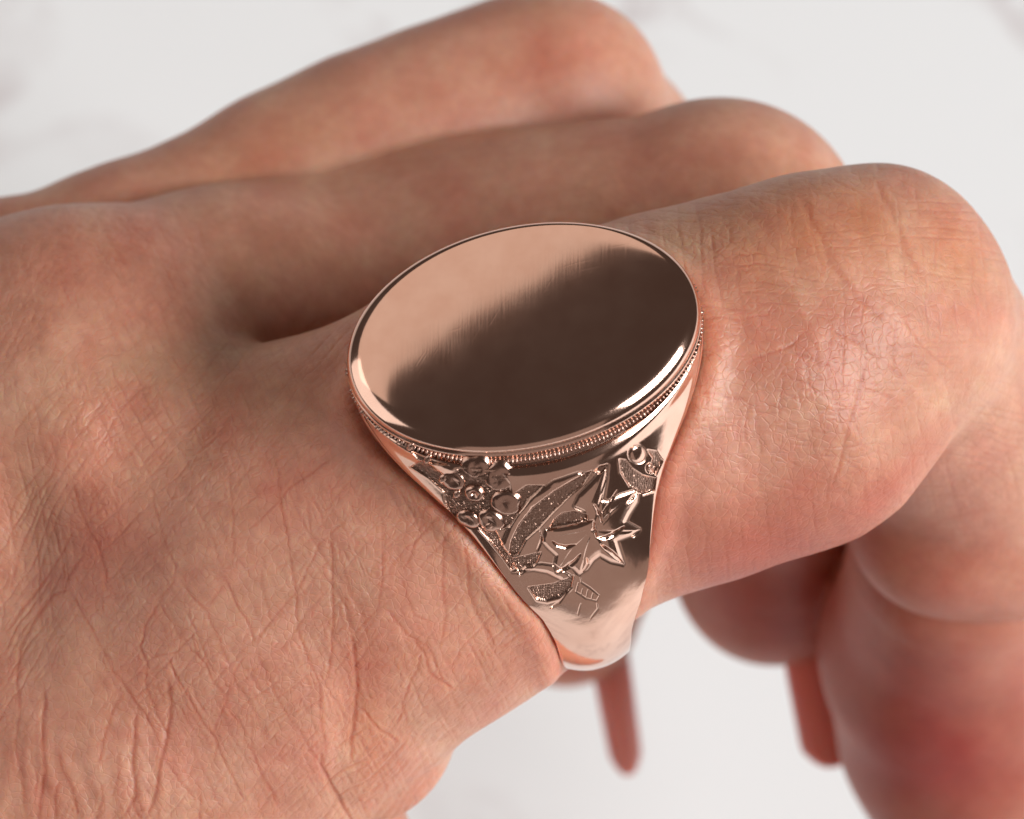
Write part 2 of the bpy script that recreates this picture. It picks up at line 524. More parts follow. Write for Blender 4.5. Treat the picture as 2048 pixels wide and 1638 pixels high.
# --- the lines of the skin: (strength, width, points)
GR = [
 (1.0, 6, [(143, 955), (156, 1007), (169, 1046), (193, 1087), (208, 1141), (214, 1180)]),
 (.8, 5, [(212, 965), (205, 975), (186, 999), (173, 1029)]),
 (1.0, 6, [(150, 1060), (129, 1082), (112, 1114), (98, 1134), (73, 1162), (35, 1213), (8, 1262)]),
 (.8, 5, [(90, 1031), (100, 1063), (110, 1097), (122, 1151), (120, 1190)]),
 (1.0, 5, [(130, 1165), (138, 1186), (164, 1224), (188, 1268), (211, 1315), (226, 1342), (249, 1371), (284, 1421), (311, 1465), (331, 1482)]),
 (1.0, 6, [(176, 1098), (147, 1126), (129, 1156), (126, 1180), (97, 1189), (73, 1219), (53, 1248), (35, 1292), (32, 1336), (30, 1400)]),
 (.7, 5, [(215, 818), (205, 823), (171, 850), (147, 882), (137, 911), (120, 940)]),
 (.8, 5, [(115, 912), (100, 953), (73, 985), (46, 1014), (20, 1053), (-5, 1078)]),
 (.7, 5, [(112, 895), (81, 936), (49, 968), (24, 1002), (5, 1040)]),
 (.7, 5, [(45, 1065), (39, 1078), (24, 1114), (15, 1151), (8, 1180)]),
 (.6, 5, [(227, 995), (237, 1029), (242, 1055), (250, 1100)]),
 (.7, 5, [(296, 960), (313, 1019), (325, 1068), (337, 1102), (352, 1134), (346, 1163)]),
 (.6, 5, [(390, 1010), (425, 1078), (440, 1121), (451, 1150)]),
 (.7, 5, [(456, 930), (459, 970), (464, 1029), (466, 1077), (466, 1130)]),
 (.9, 6, [(548, 900), (556, 960), (559, 999), (569, 1053), (581, 1114), (588, 1166), (600, 1271), (617, 1324), (638, 1365), (641, 1424), (650, 1497), (652, 1560)]),
 (1.3, 8, [(640, 1500), (646, 1538), (664, 1579), (687, 1617), (712, 1650)]),
 (.5, 5, [(612, 980), (617, 1016), (620, 1073), (632, 1097)]),
 (.5, 5, [(655, 960), (660, 975), (664, 1000)]),
 (.7, 5, [(672, 912), (659, 921), (608, 955), (571, 980), (559, 1002), (520, 1040), (490, 1065)]),
 (.6, 5, [(712, 940), (703, 955), (669, 999), (640, 1030)]),
 (.8, 5, [(700, 1020), (688, 1046), (671, 1060), (634, 1092), (625, 1114), (605, 1156), (588, 1192), (541, 1242), (518, 1277), (510, 1305)]),
 (.8, 5, [(672, 1080), (676, 1095), (688, 1141), (699, 1172), (708, 1204)]),
 (.8, 5, [(764, 1030), (766, 1102), (764, 1160), (758, 1213), (723, 1254), (700, 1280)]),
 (.7, 5, [(855, 1000), (847, 1024), (837, 1065), (815, 1126), (800, 1150)]),
 (.8, 6, [(890, 1030), (888, 1100), (884, 1166), (892, 1219), (884, 1277), (872, 1303)]),
 (.5, 5, [(765, 925), (755, 955), (740, 1000), (735, 1040)]),
 (1.0, 6, [(662, 1060), (664, 1160), (667, 1224), (664, 1292), (658, 1342), (646, 1367)]),
 (.7, 5, [(519, 1130), (526, 1169), (538, 1219), (541, 1242)]),
 (.9, 5, [(512, 1300), (519, 1318), (535, 1350), (556, 1400), (572, 1428), (600, 1470)]),
 (.8, 5, [(690, 1190), (693, 1219), (705, 1277)]),
 (1.3, 8, [(700, 1250), (705, 1277), (711, 1336), (715, 1389), (711, 1438), (705, 1491), (703, 1540)]),
 (.9, 6, [(764, 1216), (793, 1242), (822, 1274), (849, 1289), (863, 1324)]),
 (1.2, 6, [(822, 1274), (849, 1306), (860, 1345), (880, 1362), (912, 1380)]),
 (.9, 5, [(849, 1283), (868, 1312), (874, 1340)]),
 (.9, 6, [(842, 1300), (834, 1342), (814, 1377), (805, 1418), (790, 1455)]),
 (.9, 6, [(926, 1070), (930, 1099), (938, 1165), (940, 1183), (957, 1227), (980, 1268), (992, 1305)]),
 (1.2, 6, [(717, 1415), (749, 1447), (770, 1465), (800, 1487)]),
 (.7, 5, [(800, 1150), (812, 1190), (830, 1230), (870, 1250)]),
 (.6, 5, [(805, 1418), (815, 1450), (835, 1475)]),
 (.8, 5, [(500, 1409), (506, 1497), (523, 1550), (541, 1585), (560, 1625)]),
 (.8, 5, [(352, 1150), (346, 1163), (316, 1198), (325, 1219), (352, 1260), (366, 1289)]),
 (1.0, 6, [(325, 1196), (311, 1213), (290, 1254), (281, 1292), (293, 1324), (290, 1365), (305, 1403), (318, 1440)]),
 (.8, 5, [(393, 1262), (366, 1289), (357, 1303), (316, 1312), (296, 1322)]),
 (.9, 5, [(352, 1150), (381, 1189), (413, 1224), (428, 1262), (448, 1306), (469, 1347)]),
 (.7, 5, [(451, 1166), (430, 1190), (416, 1216)]),
 (1.0, 5, [(447, 1150), (475, 1210), (498, 1248), (513, 1292)]),
 (.8, 5, [(495, 1301), (478, 1330), (466, 1347), (475, 1371), (498, 1409), (521, 1453), (540, 1500)]),
 (.8, 5, [(466, 1350), (451, 1403), (428, 1465), (434, 1497), (422, 1535)]),
 (1.0, 5, [(320, 1300), (337, 1324), (363, 1377), (404, 1441), (428, 1471), (457, 1541), (480, 1585), (505, 1620)]),
 (.8, 5, [(378, 1292), (410, 1330), (431, 1371), (455, 1400)]),
 (.9, 5, [(448, 1409), (475, 1441), (498, 1491), (516, 1529), (542, 1579), (560, 1610)]),
 (1.3, 8, [(334, 1350), (337, 1365), (340, 1438), (331, 1488), (319, 1535), (314, 1585), (290, 1640)]),
 (.9, 6, [(249, 1377), (229, 1412), (214, 1462), (202, 1500), (195, 1540)]),
 (1.2, 8, [(85, 1370), (88, 1409), (85, 1482), (91, 1541), (79, 1600), (80, 1640)]),
 (1.3, 8, [(272, 1420), (270, 1438), (266, 1500), (267, 1541), (270, 1594), (245, 1640)]),
 (.8, 5, [(320, 1500), (331, 1523), (369, 1570), (395, 1610)]),
 (.9, 6, [(115, 1500), (123, 1535), (146, 1576), (155, 1640)]),
 (.8, 6, [(36, 1280), (35, 1292), (32, 1365), (38, 1424), (30, 1500), (45, 1560), (50, 1640)]),
 (.6, 5, [(150, 1420), (160, 1432), (187, 1476)]),
 (.7, 6, [(200, 1560), (205, 1600), (190, 1645)]), (.7, 6, [(120, 1560), (110, 1600), (112, 1645)]),
 (.7, 6, [(390, 1560), (400, 1600), (400, 1645)]), (.6, 5, [(240, 1500), (235, 1560), (225, 1600)]),
 (.6, 5, [(60, 830), (85, 800), (120, 775), (160, 750)]), (.6, 5, [(20, 880), (45, 840), (80, 800)]),
 (.6, 5, [(245, 810), (275, 780), (320, 765)]), (.6, 5, [(180, 905), (160, 935), (140, 955)]),
 # the finger to the right of the ring
 (.7, 6, [(1718, 679), (1763, 723), (1811, 752)]), (.7, 7, [(1663, 658), (1737, 701), (1815, 762)]),
 (.6, 14, [(1595, 380), (1640, 468), (1663, 526), (1718, 596), (1780, 650)]), (.6, 14, [(1745, 350), (1788, 429), (1811, 495), (1850, 570)]),
 (.8, 7, [(1733, 700), (1721, 787), (1702, 845), (1686, 896), (1664, 985)]),
 (.7, 6, [(1618, 655), (1581, 690), (1523, 713), (1484, 736)]), (.7, 6, [(1585, 705), (1651, 725), (1690, 742)]),
 (.8, 6, [(1395, 786), (1440, 790), (1500, 802)]), (.6, 6, [(1550, 742), (1612, 768), (1675, 810)]),
 (.6, 5, [(1416, 790), (1404, 850)]), (.6, 5, [(1500, 800), (1490, 860), (1492, 900)]), (.6, 5, [(1564, 760), (1558, 850)]),
 (.6, 6, [(1720, 775), (1770, 790), (1815, 808)]), (.6, 5, [(1410, 640), (1480, 640), (1550, 625)]),
 (.6, 5, [(1405, 720), (1440, 700), (1470, 680)]), (.5, 5, [(1640, 680), (1670, 720), (1690, 780)]),
 (.5, 5, [(1600, 640), (1630, 690), (1640, 740)]), (.5, 6, [(1810, 640), (1850, 700), (1900, 740)]),
 (.6, 8, [(1690, 1085), (1760, 1075), (1830, 1060), (1900, 1035), (2000, 1010)]),
]
LR = [  # pale raised lines between the grooves
 (.6, 5, [(365, 918), (400, 905), (430, 880), (440, 868)]), (.6, 5, [(330, 1008), (350, 1000), (372, 985)]),
 (.6, 4, [(272, 1068), (290, 1042), (310, 1025)]), (.6, 4, [(405, 1072), (425, 1040), (450, 1012)]),
 (.6, 4, [(465, 998), (475, 978), (490, 955)]), (.5, 4, [(355, 1130), (375, 1108), (395, 1092)]),
 (.5, 4, [(205, 1160), (207, 1200), (204, 1240)]), (.5, 4, [(1402, 612), (1450, 605), (1500, 600)]),
 (.5, 4, [(1480, 640), (1530, 618), (1560, 600)]), (.4, 5, [(1450, 905), (1540, 915), (1620, 925)]),
 (.4, 5, [(1420, 965), (1500, 960), (1600, 966)]),
]
# --- frame of the ring: axis along the finger, outward normal of the face, side towards the viewer
AL, AZ, TT, RA, RB, RH, RR, OX, OY = 0.2243, -0.0103, 0.5163, 8.25, 5.766, 12.69, 10.28, 1094.8, 918.7
va = np.array([math.cos(AL), math.sin(AL), AZ]); va /= np.linalg.norm(va)
vn = np.array([0, math.sin(TT), math.cos(TT)]); vn -= va * (vn @ va); vn /= np.linalg.norm(vn)
vq = np.cross(va, vn)
RO = pt(OX, OY, 0)
PH = np.radians([0, 8, 16, 23, 30, 37, 44, 55, 65, 75, 90, 110, 140, 180])
WH = np.array([8.25, 8.0, 7.4, 6.65, 5.75, 4.9, 4.25, 3.55, 3.0, 2.35, 1.8, 1.65, 1.6, 1.6])
OF = np.array([0, 0, 0, 0, 0, .0, .05, .15, .28, .38, .2, .1, 0, 0])
disp = np.zeros(n); crease = np.zeros(n)
wob = np.stack([(vnoise(PX[:, 0] / 26, PX[:, 1] / 26, 1) - .5) * 5, (vnoise(PX[:, 0] / 26, PX[:, 1] / 26, 2) - .5) * 5], 1)
PW = PX + wob
for lst, sg in ((GR, -1), (LR, 1)):
    for st, w_, pl in lst:
        m_, d_, a_ = polydist(PW, pl, w_ * 4)
        if not len(m_):
            continue
        tap = smooth(0, .12, a_) * (1 - smooth(.88, 1, a_)) * .85 + .15
        w1 = w_ * (0.30 + 0.26 * tap)
        gq = np.exp(-(d_ / w1) ** 2) * st * tap
        lip = np.exp(-((d_ - 2.1 * w1) / (1.4 * w1)) ** 2) * st * tap
        if sg < 0:
            disp[m_] = np.minimum(disp[m_], -0.034 * gq * (w_ / 6) ** 0.8) + 0.006 * lip
            crease[m_] = np.maximum(crease[m_], gq)
        else:
            disp[m_] += 0.03 * gq
# the lattice of small skin lines, cells stretched along the local grain
x, y = PX.T
left = 1 - smooth(1000, 1250, x)
ang = np.where(x < 1100, np.radians(66 + 26 * smooth(500, 60, x)), np.radians(12))
xw = x + 14 * (vnoise(x / 60, y / 60, 5) - .5); yw = y + 14 * (vnoise(x / 60, y / 60, 6) - .5)


def lattice(sc_l, sc_w, th, k):
    c, s = math.cos(th), math.sin(th)
    e, v = voro((xw * c + yw * s) / sc_l, (-xw * s + yw * c) / sc_w, k)
    return 1 - smooth(0.0, 0.26, e), v


l1, v1 = lattice(46, 22, math.radians(62), 11)
l2, v2 = lattice(20, 11, math.radians(64), 12)
l1b, v1b = lattice(42, 24, math.radians(100), 13)
r1_, u1 = lattice(34, 22, math.radians(75), 21)
r2_, u2 = lattice(22, 9, math.radians(-4), 22)
wl = smooth(250, 60, x)


def lines(th, period, wd, k, brk=90.0):
    '''a family of fine, roughly parallel, broken furrows'''
    c, sn = math.cos(math.radians(th)), math.sin(math.radians(th))
    al = x * c + y * sn
    u = (-x * sn + y * c + 30 * (vnoise(x / 150, y / 150, k) - .5) + 9 * (vnoise(x / 38, y / 38, k + 1) - .5)) / period
    i_ = np.floor(u).astype(np.int64)
    off = (hash2(i_, i_ * 0 + k, 5) - .5) * .5
    d_ = np.abs(u - i_ - .5 - off) * period
    m_ = smooth(.35, .65, vnoise(al / brk, i_ + .5, k + 2))
    return np.exp(-(d_ / wd) ** 2) * m_


famA = np.maximum(lines(63, 30, 2.6, 301), .7 * lines(66, 13, 1.8, 311, 50))
famB = np.maximum(lines(-48, 34, 2.4, 321, 70), .7 * lines(-44, 15, 1.8, 331, 45))
famE = np.maximum(lines(-62, 16, 2.2, 341, 110), lines(80, 24, 2.2, 351, 60))
famR = np.maximum(lines(3, 17, 2.0, 361, 120), lines(82, 34, 2.6, 371, 60))
famR2 = lines(30, 30, 2.2, 381, 70)
latL = (1 - wl) * np.maximum(famA, famB) + wl * famE
latR = np.maximum(famR, .8 * famR2)
lat = left * (latL * .046 + l1 * .010 + l2 * .012) + (1 - left) * (latR * .034 + r1_ * .010 + r2_ * .006)
dome = left * ((v1 - .5) * .010 + (v2 - .5) * .012) + (1 - left) * ((u1 - .5) * .014)
patch = 0.35 + 0.9 * vnoise(x / 170, y / 170, 8)
disp += (-lat + dome) * patch
disp += 0.05 * (vnoise(x / 70, y / 90, 31) - .5) + 0.03 * (vnoise(x / 33, y / 33, 32) - .5)
crease = np.maximum(crease, 0.35 * (lat / 0.04) * patch)
# small parallel folds where the skin bunches at the lower edge and beside the left border
s_ = (x * .80 + y * .60) / 15 + 1.5 * vnoise(x / 60, y / 60, 41)
wv = smooth(690, 740, x) * (1 - smooth(860, 900, x)) * smooth(1440, 1500, y)
disp += wv * 0.014 * np.sin(s_ * 2 * np.pi)
s2 = x / 42 + 1.3 * vnoise(x / 120, y / 150, 43)
wv2 = (1 - smooth(300, 420, x)) * smooth(1420, 1520, y)
disp += wv2 * 0.025 * np.sin(s2 * 2 * np.pi)
fold = smooth(-60, 0, -(np.abs((x - 702) * .98 + (y - 1420) * .10))) * smooth(1300, 1400, y) * (1 - smooth(1600, 1640, y))
disp -= fold * 0.18
# larger soft dents: valley beside the tendon at the left edge
disp -= 0.9 * np.exp(-(((x - 40) / 90) ** 2 + ((y - 1080) / 190) ** 2))
rel = V - RO
sa = rel @ va; pa = np.arctan2(np.abs(rel @ vq), rel @ vn); ra = np.hypot(rel @ vq, rel @ vn)
ew = np.abs(sa - np.interp(pa, PH, OF)) - np.interp(pa, PH, WH)
onf = smooth(12.0, 10.6, ra) * smooth(6.0, 7.5, ra)
disp += onf * (0.30 * np.exp(-((ew - 0.75) / 0.75) ** 2) - 0.22 * np.exp(-((ew + 0.15) / 0.35) ** 2))
V = V + NRM * (disp * near * (0.25 + 0.75 * smooth(-12, -4, V[:, 2])))[:, None]

# --- pigment of the skin (real colour differences: redder joints, sallower sides), plus shade painted on the curled fingers
base = np.array([0.61, 0.305, 0.207])
col = np.tile(base, (n, 1))


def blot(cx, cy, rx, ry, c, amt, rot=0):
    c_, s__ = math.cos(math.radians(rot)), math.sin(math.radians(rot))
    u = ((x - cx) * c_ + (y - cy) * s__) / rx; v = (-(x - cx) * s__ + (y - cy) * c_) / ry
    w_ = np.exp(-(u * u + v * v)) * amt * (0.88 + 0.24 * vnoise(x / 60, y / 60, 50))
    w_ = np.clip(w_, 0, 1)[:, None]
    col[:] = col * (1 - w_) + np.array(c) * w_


RED = (0.56, 0.20, 0.13); ORA = (0.60, 0.24, 0.115); SAL = (0.54, 0.32, 0.205); PIN = (0.64, 0.33, 0.24)
blot(640, 900, 230, 110, RED, .35, -30); blot(560, 960, 70, 50, RED, .3); blot(190, 1110, 90, 120, RED, .5)
blot(400, 860, 90, 60, RED, .3); blot(330, 720, 260, 60, SAL, .6, -10); blot(60, 900, 80, 160, SAL, .5)
blot(880, 900, 120, 140, SAL, .4, 40); blot(735, 1480, 45, 170, (0.60, 0.22, 0.13), .55, 0)
blot(860, 1330, 90, 60, (0.62, 0.25, 0.16), .4, 30); blot(100, 520, 130, 90, RED, .55); blot(300, 470, 120, 40, RED, .35)
blot(560, 560, 200, 60, SAL, .4, -10); blot(1500, 500, 90, 60, ORA, .5, 60); blot(1600, 450, 70, 90, ORA, .7, -30)
blot(1730, 440, 60, 80, ORA, .6, -30); blot(1900, 500, 60, 90, ORA, .5, -30); blot(1380, 480, 160, 60, SAL, .55, -15)
blot(1450, 700, 200, 80, RED, .3, 0); blot(1840, 830, 110, 110, SAL, .45, 40); blot(1430, 900, 200, 160, PIN, .5)
blot(1600, 640, 120, 50, RED, .25); blot(1100, 130, 120, 100, RED, .3); blot(500, 320, 200, 60, ORA, .3, -25)
blot(350, 1500, 240, 120, PIN, .35); blot(620, 1230, 200, 160, PIN, .4); blot(1480, 300, 90, 40, RED, .35)
blot(1900, 1100, 200, 130, RED, .35); blot(1860, 1480, 270, 300, (0.36, 0.035, 0.02), .95)  # last blot: deep red paints in the shade on the front fingertip
blot(1790, 965, 150, 34, (0.50, 0.12, 0.07), .6, -46); blot(1540, 1180, 200, 190, (0.42, 0.07, 0.04), .9); blot(1120, 1340, 120, 60, RED, .7); blot(860, 640, 240, 80, RED, .35, -8)  # first two blots: shade of the crease and second fingertip painted dark red
mt = (vnoise(x / 90, y / 90, 61) - .5)[:, None] + .6 * (vnoise(x / 35, y / 35, 62) - .5)[:, None]
col *= 1 + mt * np.array([0.07, 0.26, 0.26])
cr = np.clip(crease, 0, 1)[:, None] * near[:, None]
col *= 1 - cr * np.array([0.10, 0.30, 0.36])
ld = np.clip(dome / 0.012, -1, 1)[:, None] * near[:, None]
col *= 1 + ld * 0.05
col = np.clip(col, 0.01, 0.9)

HO = pt(560, 1225, -12)
me.vertices.foreach_set('co', (W(V) - W(HO)).astype(np.float32).ravel())
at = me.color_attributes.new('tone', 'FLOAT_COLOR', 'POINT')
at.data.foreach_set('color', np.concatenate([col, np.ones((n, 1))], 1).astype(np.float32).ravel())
me.polygons.foreach_set('use_smooth', np.ones(len(me.polygons), bool))
me.materials.append(M_SKIN)
me.update()
hand = bpy.data.objects.new('hand', me)
scene.collection.objects.link(hand)
hand.location = W(HO)
hand['label'] = 'bare hand with curled fingers and creased skin wearing the rose gold ring'
hand['category'] = 'hand'
print('hand verts', n, 'faces', len(me.polygons))


# long finger nails that show below the curled finger tips
def nail_material():
    m, nt, b, N, L = newmat('fingernail')
    b.inputs['Base Color'].default_value = (0.58, 0.24, 0.19, 1)
    b.inputs['Roughness'].default_value = 0.3
    b.inputs['Subsurface Weight'].default_value = 1.0
    b.inputs['Subsurface Radius'].default_value = (1, .35, .2)
    b.inputs['Subsurface Scale'].default_value = 0.001
    tc = N('ShaderNodeTexCoord'); nz = N('ShaderNodeTexNoise'); nz.inputs['Scale'].default_value = 900
    L(tc.outputs['Object'], nz.inputs['Vector'])
    bp = N('ShaderNodeBump'); bp.inputs['Strength'].default_value = 0.2; bp.inputs['Distance'].default_value = 0.00003
    L(nz.outputs['Fac'], bp.inputs['Height']); L(bp.outputs[0], b.inputs['Normal'])
    return m


M_NAIL = nail_material()


def nail(a, b, wa, wb, za, zb, bulge):
    """a curved plate with a squared rounded tip from a to b (axis), half widths wa, wb (px)"""
    nu, nv = 24, 28
    a = pt(a[0], a[1], za); b = pt(b[0], b[1], zb)
    ax = b - a; Ln = np.linalg.norm(ax); ax /= Ln
    side = np.cross(ax, [0, 0, 1]); side /= np.linalg.norm(side)
    up = np.cross(side, ax)
    VV = []
    for layer, off in ((0, 0), (1, -0.45)):
        for i in range(nv + 1):
            t = i / nv
            hw = (wa + (wb - wa) * t) * S0 * (D - za) / D
            for j in range(nu + 1):
                u = -1 + 2 * j / nu
                # rounded corners at the tip
                tt = t * (1 - 0.05 * abs(u) ** 3)
                hw2 = hw * (1 if t < .93 else math.sqrt(max(0, 1 - ((t - .93) / .07) ** 2 * .3)))
                VV.append(a + ax * Ln * tt + side * u * hw2 + up * (bulge * (1 - u * u) + off + 0.3 * math.sin(t * 3)))
    FF = []
    k = (nu + 1) * (nv + 1)
    for i in range(nv):
        for j in range(nu):
            p = i * (nu + 1) + j
            FF.append((p, p + 1, p + nu + 2, p + nu + 1)); FF.append((p + k, p + k + nu + 1, p + k + nu + 2, p + k + 1))
    for i in range(nv):
        for j in (0, nu):
            p = i * (nu + 1) + j; q_ = p + nu + 1
            FF.append((p, q_, q_ + k, p + k) if j == 0 else (p, p + k, q_ + k, q_))
    for j in range(nu):
        for i in (0, nv):
            p = i * (nu + 1) + j; q_ = p + 1
            FF.append((p, p + k, q_ + k, q_) if i == 0 else (p, q_, q_ + k, p + k))
    return link_mesh('fingernail', np.array(VV), FF, M_NAIL, hand, a)


nail((1200, 1200), (1256, 1540), 44, 33, -58, -63, 0.7)['label'] = 'long squared nail seen below the ring'
nail((1600, 1180), (1668, 1520), 60, 62, -46, -50, 1.0)['label'] = 'nail of the finger curled in the shade'

# ------------------------------------------------------------------ THE RING
ring = bpy.data.objects.new('signet_ring', None)
ring.empty_display_size = 0.01
scene.collection.objects.link(ring)
ring_base = RO - vn * RR
ring.location = W(ring_base)
ring['label'] = 'rose gold signet ring with blank polished oval face and engraved flower shoulders'
ring['category'] = 'ring'


def R3(xa, yq, zn):
    return RO + np.outer(np.ravel(xa), va) + np.outer(np.ravel(yq), vq) + np.outer(np.ravel(zn), vn)


HB = 11.95                                     # height of the shoulders under the oval
RI = 9.3


def pch(xq, X_, Y_):
    """monotone smooth interpolation (cubic Hermite)"""
    h = np.diff(X_); dl = np.diff(Y_) / h
    m = np.zeros(len(X_)); m[0], m[-1] = dl[0] * 0, dl[-1]
    for i in range(1, len(X_) - 1):
        m[i] = 0 if dl[i - 1] * dl[i] <= 0 else 2 * dl[i - 1] * dl[i] / (dl[i - 1] + dl[i])
    i = np.clip(np.searchsorted(X_, xq) - 1, 0, len(h) - 1)
    t = (xq - X_[i]) / h[i]
    return ((1 + 2 * t) * (1 - t) ** 2 * Y_[i] + t * (1 - t) ** 2 * h[i] * m[i] + t * t * (3 - 2 * t) * Y_[i + 1] + t * t * (t - 1) * h[i] * m[i + 1])


NEAR = {}


def shoulder(nt_, ns_, side, engrave):
    th = np.linspace(0, np.pi, nt_)
    # more columns near the two edges
    s = np.linspace(0, 1, ns_) ** 1.35
    TH_, S_ = np.meshgrid(th, s, indexing='ij')
    y0 = RB * np.sin(TH_); ph0 = np.arctan2(y0, HB)
    r0 = np.hypot(y0, HB)
    ph = ph0 + (np.pi - ph0) * S_
    Wp = pch(ph, PH, WH); W0 = pch(ph0, PH, WH)
    ax_ = np.cos(TH_) * (Wp + (RA * 0.995 - W0) * (1 - S_) ** 14) + np.interp(ph, PH, OF)
    g_ = np.clip(1 - S_ / 0.34, 0, 1) ** 2.0
    cr_ = np.sin(TH_) ** 2 * (0.12 + 0.35 * smooth(0.9, 1.6, ph)) - 0.0
    r = RR - 0.25 * smooth(0.6, 1.5, ph) + (r0 - RR) * g_ + cr_ * (1 - g_)
    # distance from the oval in mm, for the groove round it
    e = (ph - ph0) * r
    hgt = np.zeros_like(r)
    gr = smooth(0.02, 0.12, e) * (1 - smooth(0.62, 0.74, e))
    hgt -= 0.20 * gr
    hgt += 0.17 * np.exp(-((e - 1.15) / 0.40) ** 2) * smooth(0.6, 0.75, e)
    grime = 0.55 * gr
    P0 = R3(ax_, side * np.sin(ph) * r, np.cos(ph) * r)
    if engrave:
        NEAR['P'] = P0.reshape(-1, 3)
        pp = proj(R3(ax_, np.sin(ph) * r, np.cos(ph) * r))
        hg, gm = engraving(pp)
        mask = (smooth(0.8, 1.0, e) * (ph < 2.0)).ravel()
        hgt = hgt + (hg * mask).reshape(r.shape); grime = np.maximum(grime, (gm * mask).reshape(r.shape))
    r = r + hgt
    P = R3(ax_, side * np.sin(ph) * r, np.cos(ph) * r).reshape(nt_, ns_, 3)
    return P, grime, s


def cv(L_):   # points traced on an enlarged view of the shoulder
    return [(a / 2.925 + 800, b / 2.925 + 820) for a, b in L_]


REC = [cv(p) for p in (
 [(1130, 350), (1060, 375), (960, 420), (850, 490), (750, 580), (690, 670), (650, 760), (635, 860), (690, 850), (740, 760), (820, 690), (900, 600), (1000, 500), (1070, 440)],
 [(1215, 315), (1170, 325), (1130, 360), (1180, 380), (1160, 450), (1120, 540), (1150, 540), (1190, 450), (1212, 380)],
 [(870, 690), (900, 640), (950, 600), (1020, 590), (1090, 610), (1130, 640), (1040, 655), (950, 675)],
 [(650, 870), (740, 850), (830, 830), (800, 900), (760, 930), (700, 965)],
 [(750, 1035), (900, 1015), (1020, 965), (1005, 1040), (940, 1100), (860, 1120), (800, 1110)],
 [(1280, 285), (1320, 290), (1360, 340), (1420, 380), (1500, 400), (1490, 470), (1420, 495), (1340, 450), (1290, 370)],
 [(0, 150), (120, 190), (330, 270), (500, 300), (640, 330), (640, 380), (460, 350), (330, 330), (200, 320), (100, 290)],
 [(60, 330), (170, 400), (300, 520), (420, 650), (520, 760), (600, 860), (650, 930), (670, 890), (610, 800), (560, 700), (480, 600), (380, 500), (260, 380), (130, 290)],
 [(650, 500), (740, 440), (850, 440), (760, 520), (700, 600), (650, 680), (590, 700), (540, 640)],
 [(1170, 640), (1190, 600), (1230, 570), (1215, 620), (1180, 660)],
 [(1440, 230), (1500, 240), (1540, 300), (1500, 380), (1460, 340), (1480, 280)],
)]
CUT = [(9, cv(p)) if not isinstance(p, tuple) else (p[0], cv(p[1])) for p in (
 (5.5, [(860, 702), (940, 690), (1040, 672), (1125, 645)]), (5, [(890, 765), (920, 790), (970, 800), (1025, 785)]),
 (5.5, [(915, 945), (975, 925), (1025, 880), (1055, 840)]), (6, [(1155, 745), (1200, 745), (1250, 725), (1310, 680)]),
 (5.5, [(1175, 785), (1235, 830), (1305, 895)]), (5, [(1325, 545), (1355, 520), (1395, 470)]), (4, [(1355, 745), (1405, 710)]),
 (4, [(1135, 550), (1160, 590), (1180, 650)]), (4, [(1130, 640), (1140, 700), (1150, 745)]), (3.5, [(820, 700), (830, 760), (800, 830)]),
 (3.5, [(1090, 860), (1100, 900), (1070, 950)]),
 (2, [(1050, 955), (1062, 1010), (1110, 1040), (1165, 1085)]), (2, [(1045, 1010), (1030, 1065), (1090, 1105), (1150, 1120), (1168, 1085)]),
 (2, [(1150, 1120), (1160, 1165), (1115, 1220)]), (1.6, [(1060, 1130), (1040, 1200)]), (1.4, [(1070, 1040), (1060, 1090)]),
 (1.4, [(1100, 1050), (1090, 1100)]), (1.4, [(1130, 1070), (1120, 1110)]),
 (3, [(880, 1160), (930, 1130), (990, 1050)]), (3, [(1270, 470), (1230, 540), (1180, 600)]),
)]
BUMP = [(1390, 260, 46, .10), (1470, 340, 26, .08)]
LEAF = [cv(p) for p in (
 [(1212, 325), (1205, 400), (1192, 470), (1180, 530), (1215, 540), (1290, 500), (1395, 470), (1385, 540), (1340, 610), (1318, 655),
  (1400, 700), (1345, 735), (1265, 765), (1285, 830), (1308, 900), (1235, 885), (1170, 850), (1130, 880), (1095, 930), (1050, 960), (1015, 925),
  (985, 915), (920, 945), (905, 900), (915, 850), (870, 810), (835, 770), (850, 705), (930, 680), (1020, 660), (1095, 640), (1085, 590), (1020, 560), (1050, 500), (1120, 430)],
 [(640, 860), (652, 770), (700, 670), (780, 570), (900, 480), (1090, 372), (1040, 372), (900, 420), (790, 500), (690, 600), (630, 700), (590, 790)],
 [(660, 950), (780, 935), (860, 950), (960, 1000), (1000, 975), (900, 915), (830, 905), (740, 915)],
)]
VEIN = [cv(p) for p in ([(1130, 700), (1160, 600), (1180, 480), (1208, 350)], [(1130, 700), (1230, 600), (1380, 480)], [(1130, 700), (1250, 710), (1390, 705)],
 [(1130, 700), (1200, 800), (1300, 892)], [(1130, 700), (1090, 820), (1062, 940)], [(1130, 700), (1010, 810), (925, 930)], [(1130, 700), (980, 730), (860, 750)],
 [(620, 800), (680, 660), (800, 530), (950, 430)])]
FLW = (955, 990)


